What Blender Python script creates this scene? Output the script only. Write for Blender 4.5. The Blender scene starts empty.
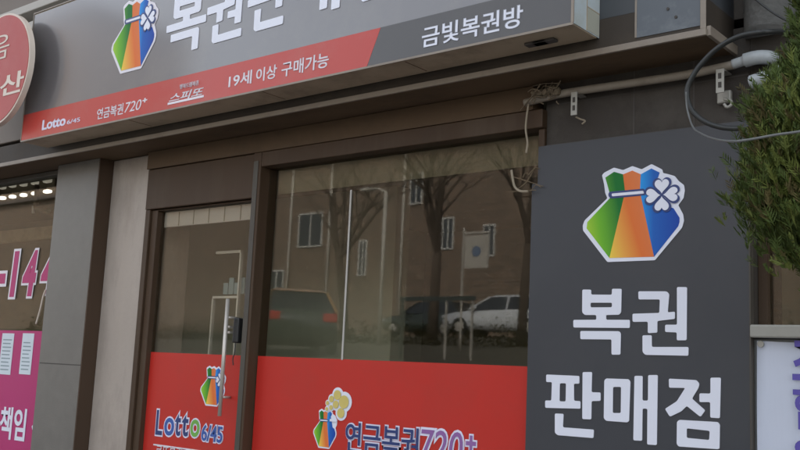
import bpy, bmesh, math, random
from mathutils import Vector, Matrix
random.seed(7)
S = bpy.context.scene
COL = S.collection
R_ = math.radians

# ------------------------------------------------------------------ camera
PX, PY = 400.0, 225.0                      # principal point of the 800x450 photograph
VH, VV = (-790.0, 315.0), (700.0, -6300.0)  # vanishing points: along the shop front, and straight up
F = math.sqrt(-((VH[0]-PX)*(VV[0]-PX) + (VH[1]-PY)*(VV[1]-PY)))
def _dir(p): return Vector((p[0]-PX, -(p[1]-PY), -F)).normalized()
ax = -_dir(VH); az = _dir(VV); az = (az - ax*az.dot(ax)).normalized(); ay = az.cross(ax)
ROT = Matrix((ax, ay, az))                 # camera axes -> world
CAM = Vector((0, -3.6, 1.35))
cd = bpy.data.cameras.new('camera'); cam = bpy.data.objects.new('camera', cd); COL.objects.link(cam)
cam.matrix_world = Matrix.Translation(CAM) @ ROT.to_4x4()
cd.sensor_width = 36; cd.lens = 36*F/800; cd.clip_start = .05; cd.clip_end = 2000
S.camera = cam
def at(px, py, y):
    """world point on the vertical plane y (parallel to the shop front) seen at a pixel of the photograph"""
    r = ROT @ Vector((px-PX, -(py-PY), -F)); t = (y-CAM.y)/r.y
    return CAM + r*t
def mir(px, py, yv):
    """point across the street whose mirror image in the window glass is seen at a pixel"""
    p = at(px, py, yv); return Vector((p.x, 2*GLASS-p.y, p.z))
GLASS = 0.0

# ------------------------------------------------------------------ light
w = bpy.data.worlds.new('World'); S.world = w; w.use_nodes = True
nt = w.node_tree; bg = nt.nodes['Background']
sky = nt.nodes.new('ShaderNodeTexSky'); sky.sky_type = 'NISHITA'; sky.sun_disc = False
SUN_EL, SUN_AZ = 42.0, 25.0                # behind the shop, a little to the right (degrees from +y towards +x)
sky.sun_elevation = R_(SUN_EL); sky.sun_rotation = R_(SUN_AZ); sky.air_density = 1.0; sky.dust_density = 2.0
hs = nt.nodes.new('ShaderNodeHueSaturation'); hs.inputs['Saturation'].default_value = .32   # thin haze whitens the sky
nt.links.new(sky.outputs[0], hs.inputs['Color']); nt.links.new(hs.outputs[0], bg.inputs[0]); bg.inputs[1].default_value = 0.15
sd = bpy.data.lights.new('sun', 'SUN'); sd.energy = 1.3; sd.angle = R_(10); sd.color = (1, .94, .84)
sun = bpy.data.objects.new('sun', sd); COL.objects.link(sun)
sv = Vector((math.sin(R_(SUN_AZ))*math.cos(R_(SUN_EL)), math.cos(R_(SUN_AZ))*math.cos(R_(SUN_EL)), math.sin(R_(SUN_EL))))
sun.rotation_euler = sv.to_track_quat('Z', 'Y').to_euler()
S.view_settings.view_transform = 'Standard'; S.view_settings.look = 'None'
S.view_settings.gamma = 1; S.view_settings.use_curve_mapping = False
S.view_settings.exposure = 1.85
S.cycles.max_bounces = 10; S.cycles.transparent_max_bounces = 12; S.cycles.use_denoising = True

# ------------------------------------------------------------------ materials
def mat(name, col, rough=.6, metal=0, spec=.5, var=.12, scale=6, bump=0, bscale=60, dirt=None, dirt_amt=0, dscale=2.5, coat=0, crough=.1, stretch=(1,1,1)):
    m = bpy.data.materials.new(name); m.use_nodes = True; n = m.node_tree; L = n.links
    b = n.nodes['Principled BSDF']
    b.inputs['Roughness'].default_value = rough; b.inputs['Metallic'].default_value = metal
    b.inputs['Specular IOR Level'].default_value = spec
    b.inputs['Coat Weight'].default_value = coat; b.inputs['Coat Roughness'].default_value = crough
    tc = n.nodes.new('ShaderNodeTexCoord'); mp = n.nodes.new('ShaderNodeMapping'); mp.inputs['Scale'].default_value = stretch
    L.new(tc.outputs['Object'], mp.inputs[0])
    nz = n.nodes.new('ShaderNodeTexNoise'); nz.inputs['Scale'].default_value = scale; nz.inputs['Detail'].default_value = 6
    L.new(mp.outputs[0], nz.inputs['Vector'])
    mx = n.nodes.new('ShaderNodeMix'); mx.data_type = 'RGBA'
    mx.inputs['A'].default_value = (*[max(0, c*(1-var)) for c in col], 1)
    mx.inputs['B'].default_value = (*[min(1, c*(1+var)) for c in col], 1)
    L.new(nz.outputs['Fac'], mx.inputs['Factor']); out = mx.outputs['Result']
    if dirt:
        d = n.nodes.new('ShaderNodeTexNoise'); d.inputs['Scale'].default_value = dscale; d.inputs['Detail'].default_value = 8; d.inputs['Roughness'].default_value = .7
        L.new(mp.outputs[0], d.inputs['Vector'])
        r = n.nodes.new('ShaderNodeValToRGB'); r.color_ramp.elements[0].position = .48; r.color_ramp.elements[1].position = .72
        L.new(d.outputs['Fac'], r.inputs[0])
        mu = n.nodes.new('ShaderNodeMath'); mu.operation = 'MULTIPLY'; mu.inputs[1].default_value = dirt_amt; L.new(r.outputs[0], mu.inputs[0])
        m2 = n.nodes.new('ShaderNodeMix'); m2.data_type = 'RGBA'; L.new(out, m2.inputs['A']); m2.inputs['B'].default_value = (*dirt, 1)
        L.new(mu.outputs[0], m2.inputs['Factor']); out = m2.outputs['Result']
    L.new(out, b.inputs['Base Color'])
    rn = n.nodes.new('ShaderNodeMapRange'); rn.inputs['To Min'].default_value = max(0.02, rough*.85); rn.inputs['To Max'].default_value = min(1, rough*1.15)
    L.new(nz.outputs['Fac'], rn.inputs[0]); L.new(rn.outputs[0], b.inputs['Roughness'])
    if bump:
        n2 = n.nodes.new('ShaderNodeTexNoise'); n2.inputs['Scale'].default_value = bscale; n2.inputs['Detail'].default_value = 5
        L.new(tc.outputs['Object'], n2.inputs['Vector'])
        bp = n.nodes.new('ShaderNodeBump'); bp.inputs['Strength'].default_value = bump; bp.inputs['Distance'].default_value = .01
        L.new(n2.outputs['Fac'], bp.inputs['Height']); L.new(bp.outputs[0], b.inputs['Normal'])
    return m
def ramp_mat(name, stops, ang=0, rough=.5, coat=0):
    """printed colour blend across the piece's own extent"""
    m = bpy.data.materials.new(name); m.use_nodes = True; n = m.node_tree; L = n.links; b = n.nodes['Principled BSDF']
    b.inputs['Roughness'].default_value = rough; b.inputs['Coat Weight'].default_value = coat; b.inputs['Specular IOR Level'].default_value = .2
    tc = n.nodes.new('ShaderNodeTexCoord'); mp = n.nodes.new('ShaderNodeVectorMath'); mp.operation = 'DOT_PRODUCT'
    mp.inputs[1].default_value = (math.cos(R_(ang)), 0, math.sin(R_(ang)))
    L.new(tc.outputs['Generated'], mp.inputs[0])
    r = n.nodes.new('ShaderNodeValToRGB'); e = r.color_ramp.elements
    while len(e) < len(stops): e.new(.5)
    for el, (p, c) in zip(e, stops): el.position = p; el.color = (*c, 1)
    L.new(mp.outputs['Value'], r.inputs[0]); L.new(r.outputs[0], b.inputs['Base Color'])
    return m
def glass_mat(name, tint, refl, rough=.0, rcol=(1,1,1)):
    m = bpy.data.materials.new(name); m.use_nodes = True; n = m.node_tree; L = n.links
    n.nodes.remove(n.nodes['Principled BSDF'])
    t = n.nodes.new('ShaderNodeBsdfTransparent'); t.inputs[0].default_value = (*tint, 1)
    g = n.nodes.new('ShaderNodeBsdfGlossy'); g.inputs['Roughness'].default_value = rough; g.inputs[0].default_value = (*rcol, 1)
    lw = n.nodes.new('ShaderNodeLayerWeight'); lw.inputs[0].default_value = .5     # facing = 1-|cos|, the same from both sides of the pane
    p5 = n.nodes.new('ShaderNodeMath'); p5.operation = 'POWER'; p5.inputs[1].default_value = 5; L.new(lw.outputs['Facing'], p5.inputs[0])
    f = n.nodes.new('ShaderNodeMath'); f.operation = 'MULTIPLY_ADD'; f.inputs[1].default_value = .96; f.inputs[2].default_value = .04; L.new(p5.outputs[0], f.inputs[0])
    a = n.nodes.new('ShaderNodeMath'); a.operation = 'ADD'; a.inputs[1].default_value = refl; L.new(f.outputs[0], a.inputs[0]); a.use_clamp = True
    mx = n.nodes.new('ShaderNodeMixShader'); L.new(a.outputs[0], mx.inputs[0]); L.new(t.outputs[0], mx.inputs[1]); L.new(g.outputs[0], mx.inputs[2])
    L.new(mx.outputs[0], n.nodes['Material Output'].inputs[0])
    return m
def emit_mat(name, col, st):
    m = bpy.data.materials.new(name); m.use_nodes = True; b = m.node_tree.nodes['Principled BSDF']
    b.inputs['Base Color'].default_value = (.8,.8,.8,1); b.inputs['Emission Color'].default_value = (*col,1); b.inputs['Emission Strength'].default_value = st
    return m
def brick_mat(name, c1, c2, mortar, scale=1.0):
    m = bpy.data.materials.new(name); m.use_nodes = True; n = m.node_tree; L = n.links; b = n.nodes['Principled BSDF']; b.inputs['Roughness'].default_value = .85
    tc = n.nodes.new('ShaderNodeTexCoord'); sp = n.nodes.new('ShaderNodeSeparateXYZ'); cb = n.nodes.new('ShaderNodeCombineXYZ'); ad = n.nodes.new('ShaderNodeMath')
    L.new(tc.outputs['Object'], sp.inputs[0]); L.new(sp.outputs[0], ad.inputs[0]); L.new(sp.outputs[1], ad.inputs[1])
    L.new(ad.outputs[0], cb.inputs[0]); L.new(sp.outputs[2], cb.inputs[1])
    br = n.nodes.new('ShaderNodeTexBrick'); L.new(cb.outputs[0], br.inputs['Vector'])
    br.inputs['Color1'].default_value = (*c1,1); br.inputs['Color2'].default_value = (*c2,1); br.inputs['Mortar'].default_value = (*mortar,1)
    br.inputs['Scale'].default_value = scale; br.inputs['Brick Width'].default_value = .22; br.inputs['Row Height'].default_value = .075; br.inputs['Mortar Size'].default_value = .008
    L.new(br.outputs[0], b.inputs['Base Color']); return m

M = {}
M['fascia'] = mat('fascia_print_grey', (.108,.101,.103), .3, var=.04, scale=3, spec=.6, dirt=(.19,.17,.145), dirt_amt=.4, dscale=1.6, coat=1, crough=.10)
M['fascia_dark'] = mat('fascia_print_dark_grey', (.058,.055,.054), .35, var=.04, spec=.4, dirt=(.10,.09,.08), dirt_amt=.2, coat=.35, crough=.10)
M['fascia_red'] = mat('fascia_print_red', (.48,.045,.032), .4, var=.05, spec=.3, dirt=(.45,.12,.09), dirt_amt=.5, coat=.35, crough=.10)
M['white_print'] = mat('white_print', (.74,.76,.84), .35, var=.03)
M['white_soft'] = mat('worn_white_print', (.72,.69,.73), .35, var=.05)
M['slate'] = mat('slate_grey_sign_face', (.045,.048,.055), .42, var=.06, scale=2, spec=.4, dirt=(.068,.067,.069), dirt_amt=.4, dscale=1.3)
M['red'] = mat('red_vinyl', (.50,.030,.021), .36, var=.05, scale=3, spec=.3, dirt=(.40,.042,.03), dirt_amt=.5, dscale=2, bump=.06, bscale=5)
M['pink'] = mat('magenta_vinyl', (.44,.035,.15), .45, spec=.25, var=.05)
M['purple'] = mat('purple_print', (.10,.075,.36), .5, var=.05)
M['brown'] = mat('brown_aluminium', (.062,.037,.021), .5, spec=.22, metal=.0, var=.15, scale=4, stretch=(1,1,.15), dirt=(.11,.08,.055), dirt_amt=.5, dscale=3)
M['brown_lit'] = mat('lit_brown_aluminium', (.075,.066,.053), .45, spec=.3, var=.12, scale=4, stretch=(1,1,.2), dirt=(.05,.045,.04), dirt_amt=.5)
M['soffit'] = mat('tan_soffit_paint', (.13,.088,.052), .75, spec=.2, var=.15, scale=2, stretch=(.4,1,1), dirt=(.06,.042,.028), dirt_amt=.8, dscale=3.5)
M['headboard'] = mat('brown_head_panel', (.105,.068,.040), .7, spec=.2, var=.15, scale=2, dirt=(.06,.04,.026), dirt_amt=.6, dscale=2)
M['boxtan'] = mat('sign_box_metal', (.44,.36,.255), .5, var=.1, dirt=(.17,.13,.09), dirt_amt=.7, dscale=4)
M['boxside'] = mat('sign_box_pale_side', (.46,.52,.53), .4, var=.05, dirt=(.34,.34,.26), dirt_amt=.5, dscale=6)
M['trim'] = mat('pale_metal_trim', (.25,.21,.165), .45, var=.12, dirt=(.14,.11,.09), dirt_amt=.6, dscale=5)
M['canopy'] = mat('blue_grey_panel', (.10,.115,.13), .5, var=.1, scale=3, dirt=(.22,.24,.25), dirt_amt=.55, dscale=7, bump=.15, bscale=12)
M['canopy_dark'] = mat('dark_brown_beam', (.050,.040,.031), .6, var=.15, spec=.25, dirt=(.09,.07,.05), dirt_amt=.5, dscale=3)
M['canopy_side'] = mat('dark_panel', (.05,.055,.06), .5, var=.1)
M['marble'] = mat('pale_marble', (.40,.345,.295), .4, var=.14, scale=5, dirt=(.22,.185,.155), dirt_amt=.6, dscale=4, stretch=(1,1,.35), bump=.12, bscale=30)  # pale cream tone takes in the warm haze over the left end
M['tile'] = mat('grey_granite_tile', (.145,.135,.118), .4, var=.15, scale=14, dirt=(.11,.10,.09), dirt_amt=.5, dscale=2, bump=.1, bscale=200)  # warm tint takes in the same left-end haze
M['joint'] = mat('dark_joint', (.07,.062,.055), .8)
M['pierside'] = mat('shaded_pier_return', (.070,.044,.028), .6, spec=.25, var=.2, scale=8, stretch=(1,1,.2))
M['stone'] = mat('dark_stone_cladding', (.052,.044,.037), .65, spec=.25, var=.25, scale=5, dirt=(.095,.085,.072), dirt_amt=.7, dscale=3, bump=.2, bscale=80)
M['concrete'] = mat('grey_render', (.22,.225,.22), .8, var=.12, scale=3, dirt=(.13,.13,.125), dirt_amt=.6, dscale=3, bump=.3, bscale=50)
M['upper_pale'] = mat('pale_cladding', (.42,.40,.36), .6, var=.06)
M['upper_brown'] = mat('brown_cladding', (.17,.14,.115), .6, var=.1)
M['steel'] = mat('brushed_steel', (.56,.52,.46), .35, metal=.35, var=.06, stretch=(1,1,.1))
M['black'] = mat('black_plastic', (.02,.02,.02), .4)
M['cable'] = mat('black_cable', (.022,.024,.022), .45)
M['greycable'] = mat('grey_cable', (.13,.135,.13), .5)
M['pipe'] = mat('dusty_conduit', (.25,.215,.17), .55, var=.15, scale=8, dirt=(.12,.09,.065), dirt_amt=.7, dscale=8)
M['pipe_cap'] = mat('grey_pvc', (.42,.45,.46), .45, var=.08, dirt=(.25,.25,.24), dirt_amt=.5, dscale=10)
M['galv'] = mat('galvanised_strap', (.36,.35,.31), .45, metal=.3, var=.15, scale=20)
M['tangle'] = mat('dusty_tangle', (.15,.115,.075), .9, var=.3, scale=20)
M['wire'] = mat('old_pale_wire', (.30,.25,.18), .7)
M['twig'] = mat('dry_twig', (.17,.125,.075), .9)
M['glass'] = glass_mat('window_glass', (.90,.89,.83), 0.0, .02)
M['glass_door'] = glass_mat('door_glass', (.92,.91,.86), .0, .03)
M['interior'] = mat('dim_shop_wall', (.22,.21,.165), .9)
M['interior_pale'] = mat('pale_shop_wall', (.58,.59,.50), .9)
M['interior_floor'] = mat('dim_shop_floor', (.12,.10,.08), .6)
M['blind'] = mat('folded_blind', (.40,.375,.365), .8, var=.06)
M['valance'] = mat('valance_board', (.105,.094,.062), .7)
M['sill'] = mat('stone_sill', (.33,.32,.28), .7, var=.1, dirt=(.2,.19,.16), dirt_amt=.5, dscale=6)
M['banner'] = mat('white_banner_cloth', (.60,.64,.74), .6, var=.03, scale=2, stretch=(1,1,.15), dirt=(.48,.52,.60), dirt_amt=.5, dscale=2.5)
M['foliage'] = mat('thuja_foliage', (.062,.090,.020), .7, var=.55, scale=9, spec=.25)
M['foliage_c'] = mat('young_thuja_tips', (.115,.14,.03), .7, var=.4, scale=9, spec=.25)
M['foliage_b'] = mat('old_foliage', (.085,.070,.026), .8, var=.4, scale=9, spec=.2)
M['bark'] = mat('bark', (.10,.075,.055), .9, var=.3, scale=10, bump=.5, bscale=30)
M['asphalt'] = mat('asphalt', (.05,.05,.05), .9, var=.25, scale=30)
M['paving'] = mat('paving', (.17,.155,.14), .85, var=.15, scale=3)
M['kerb'] = mat('kerb_concrete', (.32,.31,.29), .85)
M['road_paint'] = mat('road_paint', (.75,.74,.7), .7)
M['earth'] = mat('terrain_earth', (.085,.075,.052), .95, var=.3, scale=.6)
M['brick'] = brick_mat('brown_brick', (.24,.16,.11), (.155,.115,.085), (.26,.22,.18), .42)
M['roofing'] = mat('roof_tiles', (.12,.10,.09), .8)
M['win_dark'] = mat('dark_glazing', (.03,.035,.04), .08, spec=.8)
M['win_white'] = mat('white_window_frame', (.62,.6,.56), .5)
M['orange'] = mat('orange_car_paint', (.42,.23,.10), .3, coat=.6, var=.03)
M['carwhite'] = mat('white_car_paint', (.70,.72,.74), .3, coat=.6, var=.02)
M['cardark'] = mat('dark_green_car_paint', (.045,.06,.05), .3, coat=.6, var=.03)
M['rubber'] = mat('tyre_rubber', (.02,.02,.02), .85)
M['tail'] = mat('red_lens', (.5,.02,.02), .2)
M['clear'] = mat('clear_lens', (.7,.72,.72), .15)
M['sign_blue'] = mat('blue_plate', (.16,.22,.33), .5)
M['pole_grey'] = mat('pale_pole_paint', (.52,.48,.42), .5)
M['roundred'] = mat('faded_red_sign', (.40,.055,.05), .4, var=.06, spec=.3, dirt=(.45,.13,.11), dirt_amt=.4)
M['seam_white'] = mat('grey_white_joint', (.44,.42,.38), .5)
M['patch'] = mat('stained_side_patch', (.38,.38,.31), .5)
M['cream'] = mat('cream_print', (.64,.55,.46), .4)
M['navy'] = mat('navy_print', (.022,.045,.17), .4)
M['blue'] = mat('blue_print', (.035,.10,.36), .4)
M['green'] = mat('green_print', (.16,.40,.07), .4)
M['violet'] = mat('violet_print', (.27,.12,.34), .4)
M['lavender'] = mat('pale_lavender_outline', (.74,.73,.86), .4)
M['gold'] = mat('gold_print', (.62,.50,.14), .4)
M['paper'] = mat('white_paper', (.62,.68,.72), .7)
M['ink'] = mat('grey_ink', (.25,.32,.34), .7)
M['bag_green'] = ramp_mat('bag_green', [(0,(.42,.62,.05)),(.45,(.16,.45,.03)),(1,(.012,.16,.03))], 20)
M['bag_orange'] = ramp_mat('bag_orange', [(0,(.85,.62,.08)),(.3,(.80,.38,.07)),(.65,(.72,.17,.04)),(1,(.70,.20,.07))], 30)
M['bag_blue'] = ramp_mat('bag_blue', [(0,(.03,.32,.75)),(.35,(.02,.12,.45)),(1,(.015,.06,.34))], 0)
M['lamp'] = emit_mat('lamp_glow', (1,.96,.88), .8)
M['reflection_dim'] = emit_mat('dim_reflection_glow', (1,.95,.86), .06)  # glow standing in for the lamps mirrored above
M['taillit'] = emit_mat('lit_tail_lamp', (1,.08,.04), 1.2)
M['greenlit'] = emit_mat('lit_green_lamp', (.1,1,.35), .5)

# ------------------------------------------------------------------ helpers
def link(name, me, m, parent=None):
    o = bpy.data.objects.new(name, me); COL.objects.link(o)
    if m is not None: me.materials.append(m)
    if parent is not None: o.parent = parent
    return o
def tag(o, label=None, cat=None, group=None, kind=None):
    if label: o['label'] = label
    if cat: o['category'] = cat
    if group: o['group'] = group
    if kind: o['kind'] = kind
    return o
def thing(name, label, cat, loc=(0,0,0), group=None):
    o = bpy.data.objects.new(name, None); COL.objects.link(o); o.location = loc; o.empty_display_size = .2
    return tag(o, label, cat, group)
def bm_box(bm, x, y, z, bev=0):
    r = bmesh.ops.create_cube(bm, size=1); v = r['verts']
    for p in v: p.co = Vector(((x[0]+x[1])/2 + p.co.x*(x[1]-x[0]), (y[0]+y[1])/2 + p.co.y*(y[1]-y[0]), (z[0]+z[1])/2 + p.co.z*(z[1]-z[0])))
    if bev:
        es = list({e for q in v for e in q.link_edges})
        bmesh.ops.bevel(bm, geom=es, offset=bev, segments=2, profile=.5, affect='EDGES')
def finish(name, bm, m, parent=None, smooth=False):
    bmesh.ops.recalc_face_normals(bm, faces=bm.faces)
    me = bpy.data.meshes.new(name); bm.to_mesh(me); bm.free()
    if smooth: me.polygons.foreach_set('use_smooth', [True]*len(me.polygons))
    o = link(name, me, m)
    if parent is not None: o.parent = parent; o.matrix_parent_inverse = Matrix.Translation(parent.location).inverted()
    return o
def box(name, x, y, z, m, parent=None, bev=0):
    bm = bmesh.new(); bm_box(bm, x, y, z, bev); return finish(name, bm, m, parent)
def boxes(name, lst, m, parent=None, bev=0):
    bm = bmesh.new()
    for b in lst: bm_box(bm, *b, bev)
    return finish(name, bm, m, parent)
def bm_tube(bm, pts, rad, seg=10, cap=True):
    pts = [Vector(p) for p in pts]; rs = rad if isinstance(rad, (list,tuple)) else [rad]*len(pts)
    rings = []; prev = None
    for i, p in enumerate(pts):
        t = (pts[min(i+1,len(pts)-1)] - pts[max(i-1,0)]).normalized()
        if prev is None: u = t.orthogonal().normalized()
        else: u = (prev - t*prev.dot(t)).normalized()
        prev = u; v = t.cross(u)
        rings.append([bm.verts.new(p + (u*math.cos(a)+v*math.sin(a))*rs[i]) for a in (2*math.pi*k/seg for k in range(seg))])
    for a, b in zip(rings, rings[1:]):
        for k in range(seg): bm.faces.new((a[k], a[(k+1)%seg], b[(k+1)%seg], b[k]))
    if cap: bm.faces.new(rings[0][::-1]); bm.faces.new(rings[-1])
def tube(name, pts, rad, m, parent=None, seg=10):
    bm = bmesh.new(); bm_tube(bm, pts, rad, seg); return finish(name, bm, m, parent, True)
def smooth_path(pts, n=8):
    P = [Vector(p) for p in pts]; P = [P[0]*2-P[1]] + P + [P[-1]*2-P[-2]]; out = []
    for i in range(1, len(P)-2):
        for k in range(n):
            t = k/n; a,b,c,d = P[i-1:i+3]
            out.append(.5*((2*b)+(c-a)*t+(2*a-5*b+4*c-d)*t*t+(3*b-a-3*c+d)*t**3))
    return out + [P[-2]]
def bm_disc(bm, c, r, th, seg=32, axis='y', rz=None):
    """short cylinder, its axis along y; c is the centre of the front (-y) face"""
    rz = rz or r; a = [], []
    for k in range(seg):
        t = 2*math.pi*k/seg; x, z = c[0]+r*math.cos(t), c[2]+rz*math.sin(t)
        a[0].append(bm.verts.new((x, c[1], z))); a[1].append(bm.verts.new((x, c[1]+th, z)))
    bm.faces.new(a[0]); bm.faces.new(a[1][::-1])
    for k in range(seg): bm.faces.new((a[0][k], a[1][k], a[1][(k+1)%seg], a[0][(k+1)%seg]))
def disc(name, c, r, th, m, parent=None, seg=32, rz=None):
    bm = bmesh.new(); bm_disc(bm, c, r, th, seg, rz=rz); return finish(name, bm, m, parent)
def rounded(loop, r, n=3):
    out = []; N = len(loop)
    for i in range(N):
        p = Vector(loop[i]); a = Vector(loop[i-1])-p; b = Vector(loop[(i+1)%N])-p
        k = min(r, a.length*.45, b.length*.45)
        if k < 1e-5: out.append(p); continue
        q0, q1 = p+a.normalized()*k, p+b.normalized()*k
        for j in range(n+1):
            t = j/n; out.append(q0*(1-t)**2 + p*2*t*(1-t) + q1*t*t)
    return out
def bake_curve(c, name):
    o = bpy.data.objects.new('tmp', c); COL.objects.link(o)
    bpy.context.view_layer.update()
    me = bpy.data.meshes.new_from_object(o.evaluated_get(bpy.context.evaluated_depsgraph_get()))
    bpy.data.objects.remove(o); bpy.data.curves.remove(c); me.name = name; me.materials.clear(); me.use_auto_texspace = True
    return me
def poly_mesh(name, loops, th, r=0):
    """flat shapes (with even-odd holes) drawn in x-z, given a thickness, mesh axes x right, z up, front at -y"""
    c = bpy.data.curves.new(name, 'CURVE'); c.dimensions = '2D'; c.fill_mode = 'BOTH'; c.extrude = th/2
    for L in loops:
        P = rounded(L, r) if r else [Vector(p) for p in L]
        s = c.splines.new('POLY'); s.points.add(len(P)-1); s.use_cyclic_u = True
        for q, p in zip(s.points, P): q.co = (p.x, p.y, 0, 1)
    me = bake_curve(c, name)
    for v in me.vertices: v.co = Vector((v.co.x, -v.co.z, v.co.y))
    return me
def poly(name, loops, y, th, m, parent=None, r=0):
    me = poly_mesh(name, loops, th, r)
    for v in me.vertices: v.co.y += y - th/2
    o = link(name, me, m)
    if parent is not None: o.parent = parent; o.matrix_parent_inverse = Matrix.Translation(parent.location).inverted()
    return o
def stagger(me, step):
    """set separate letter pieces a hair apart in depth so that none share a plane"""
    bm = bmesh.new(); bm.from_mesh(me); bm.verts.ensure_lookup_table(); seen = set(); k = 0
    for v in bm.verts:
        if v.index in seen: continue
        st = [v]; seen.add(v.index); comp = []
        while st:
            q = st.pop(); comp.append(q)
            for e in q.link_edges:
                o = e.other_vert(q)
                if o.index not in seen: seen.add(o.index); st.append(o)
        for q in comp: q.co.y -= step*k
        k += 1
    bm.to_mesh(me); bm.free(); return k
def text_me(body, off=0, shear=0, th=.01):
    c = bpy.data.curves.new('lettering', 'FONT'); c.body = body; c.size = 1; c.offset = off; c.shear = shear; c.extrude = th/2; c.resolution_u = 4
    me = bake_curve(c, 'lettering')
    for v in me.vertices: v.co = Vector((v.co.x, -v.co.z, v.co.y))
    return me
def bounds(me):
    xs = [v.co.x for v in me.vertices]; zs = [v.co.z for v in me.vertices]; return min(xs), max(xs), min(zs), max(zs)
def text(name, body, y, p0, p1, m, parent, off=0, shear=0, outline=None, th=.0012, skew=None, shift_ref=True):
    """lettering fitted between the lower left pixel p0 and the upper right pixel p1 on plane y"""
    a, b = at(*p0, y), at(*p1, y)
    me = text_me(body, off, shear); X0, X1, Z0, Z1 = bounds(me); sx, sz = (b.x-a.x)/(X1-X0), (b.z-a.z)/(Z1-Z0)
    def place(me, y, th):
        for v in me.vertices: v.co = Vector((a.x+(v.co.x-X0)*sx, y - th/2 + v.co.y/.01*th, a.z+(v.co.z-Z0)*sz))
        return stagger(me, .0001)
    res = []
    if outline:
        mo = text_me(body, off+outline[1], shear); n_ = place(mo, y, th)
        o = link(name+'_outline', mo, outline[0]); o.parent = parent; o.matrix_parent_inverse = Matrix.Translation(parent.location).inverted(); res.append(o)
        y -= th + .0003 + .0001*n_
    place(me, y, th); o = link(name, me, m); o.parent = parent; o.matrix_parent_inverse = Matrix.Translation(parent.location).inverted()
    return o
GLYPH = {
 'bok': [[(-1.949, 1.708), (-1.909, 1.707), (-1.909, 1.687), (-1.816, 1.685), (-1.816, 1.709), (-1.774, 1.708), (-1.775, 1.614), (-1.784, 1.605), (-1.841, 1.604), (-1.84, 1.585), (-1.737, 1.585), (-1.737, 1.553), (-1.987, 1.553), (-1.988, 1.584), (-1.883, 1.585), (-1.884, 1.604), (-1.936, 1.604), (-1.948, 1.615)], [(-1.911, 1.654), (-1.815, 1.653), (-1.815, 1.635), (-1.911, 1.635)], [(-1.955, 1.539), (-1.783, 1.54), (-1.775, 1.532), (-1.776, 1.448), (-1.814, 1.447), (-1.815, 1.507), (-1.954, 1.506)]],
 'gwon': [[(-1.702, 1.697), (-1.585, 1.695), (-1.574, 1.684), (-1.58, 1.614), (-1.551, 1.617), (-1.551, 1.589), (-1.622, 1.581), (-1.622, 1.536), (-1.661, 1.534), (-1.661, 1.578), (-1.725, 1.577), (-1.726, 1.609), (-1.614, 1.612), (-1.612, 1.664), (-1.701, 1.665)], [(-1.543, 1.711), (-1.503, 1.71), (-1.504, 1.509), (-1.543, 1.508), (-1.543, 1.538), (-1.59, 1.539), (-1.59, 1.567), (-1.542, 1.567)], [(-1.683, 1.525), (-1.645, 1.526), (-1.644, 1.481), (-1.497, 1.484), (-1.497, 1.451), (-1.671, 1.45), (-1.682, 1.461)]],
 'pan': [[(-2.11, 1.358), (-1.956, 1.358), (-1.955, 1.327), (-1.98, 1.326), (-1.978, 1.258), (-1.949, 1.258), (-1.948, 1.228), (-2.111, 1.222), (-2.112, 1.252), (-2.083, 1.253), (-2.082, 1.328), (-2.109, 1.327)], [(-2.045, 1.325), (-2.016, 1.326), (-2.016, 1.253), (-2.045, 1.252)], [(-1.941, 1.374), (-1.899, 1.376), (-1.9, 1.296), (-1.86, 1.297), (-1.859, 1.264), (-1.899, 1.261), (-1.899, 1.189), (-1.939, 1.188)], [(-2.065, 1.202), (-2.025, 1.203), (-2.027, 1.149), (-1.887, 1.15), (-1.888, 1.117), (-2.05, 1.116), (-2.063, 1.125)]],
 'mae': [[(-1.836, 1.353), (-1.74, 1.354), (-1.732, 1.345), (-1.736, 1.194), (-1.744, 1.188), (-1.833, 1.188), (-1.844, 1.197), (-1.844, 1.345)], [(-1.806, 1.321), (-1.771, 1.323), (-1.771, 1.222), (-1.806, 1.22)], [(-1.715, 1.368), (-1.681, 1.369), (-1.681, 1.275), (-1.658, 1.276), (-1.658, 1.373), (-1.619, 1.375), (-1.621, 1.112), (-1.66, 1.111), (-1.66, 1.245), (-1.68, 1.245), (-1.681, 1.123), (-1.717, 1.122)]],
 'jeom': [[(-1.574, 1.363), (-1.466, 1.362), (-1.454, 1.349), (-1.458, 1.333), (-1.483, 1.293), (-1.432, 1.253), (-1.45, 1.228), (-1.503, 1.265), (-1.524, 1.244), (-1.569, 1.221), (-1.589, 1.249), (-1.542, 1.28), (-1.509, 1.331), (-1.573, 1.329)], [(-1.412, 1.373), (-1.373, 1.375), (-1.377, 1.228), (-1.413, 1.228), (-1.413, 1.284), (-1.454, 1.282), (-1.454, 1.314), (-1.412, 1.315)], [(-1.532, 1.212), (-1.385, 1.214), (-1.377, 1.205), (-1.379, 1.12), (-1.385, 1.117), (-1.534, 1.114), (-1.542, 1.123), (-1.541, 1.204)], [(-1.503, 1.183), (-1.415, 1.18), (-1.417, 1.147), (-1.503, 1.148)]],
}
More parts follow.
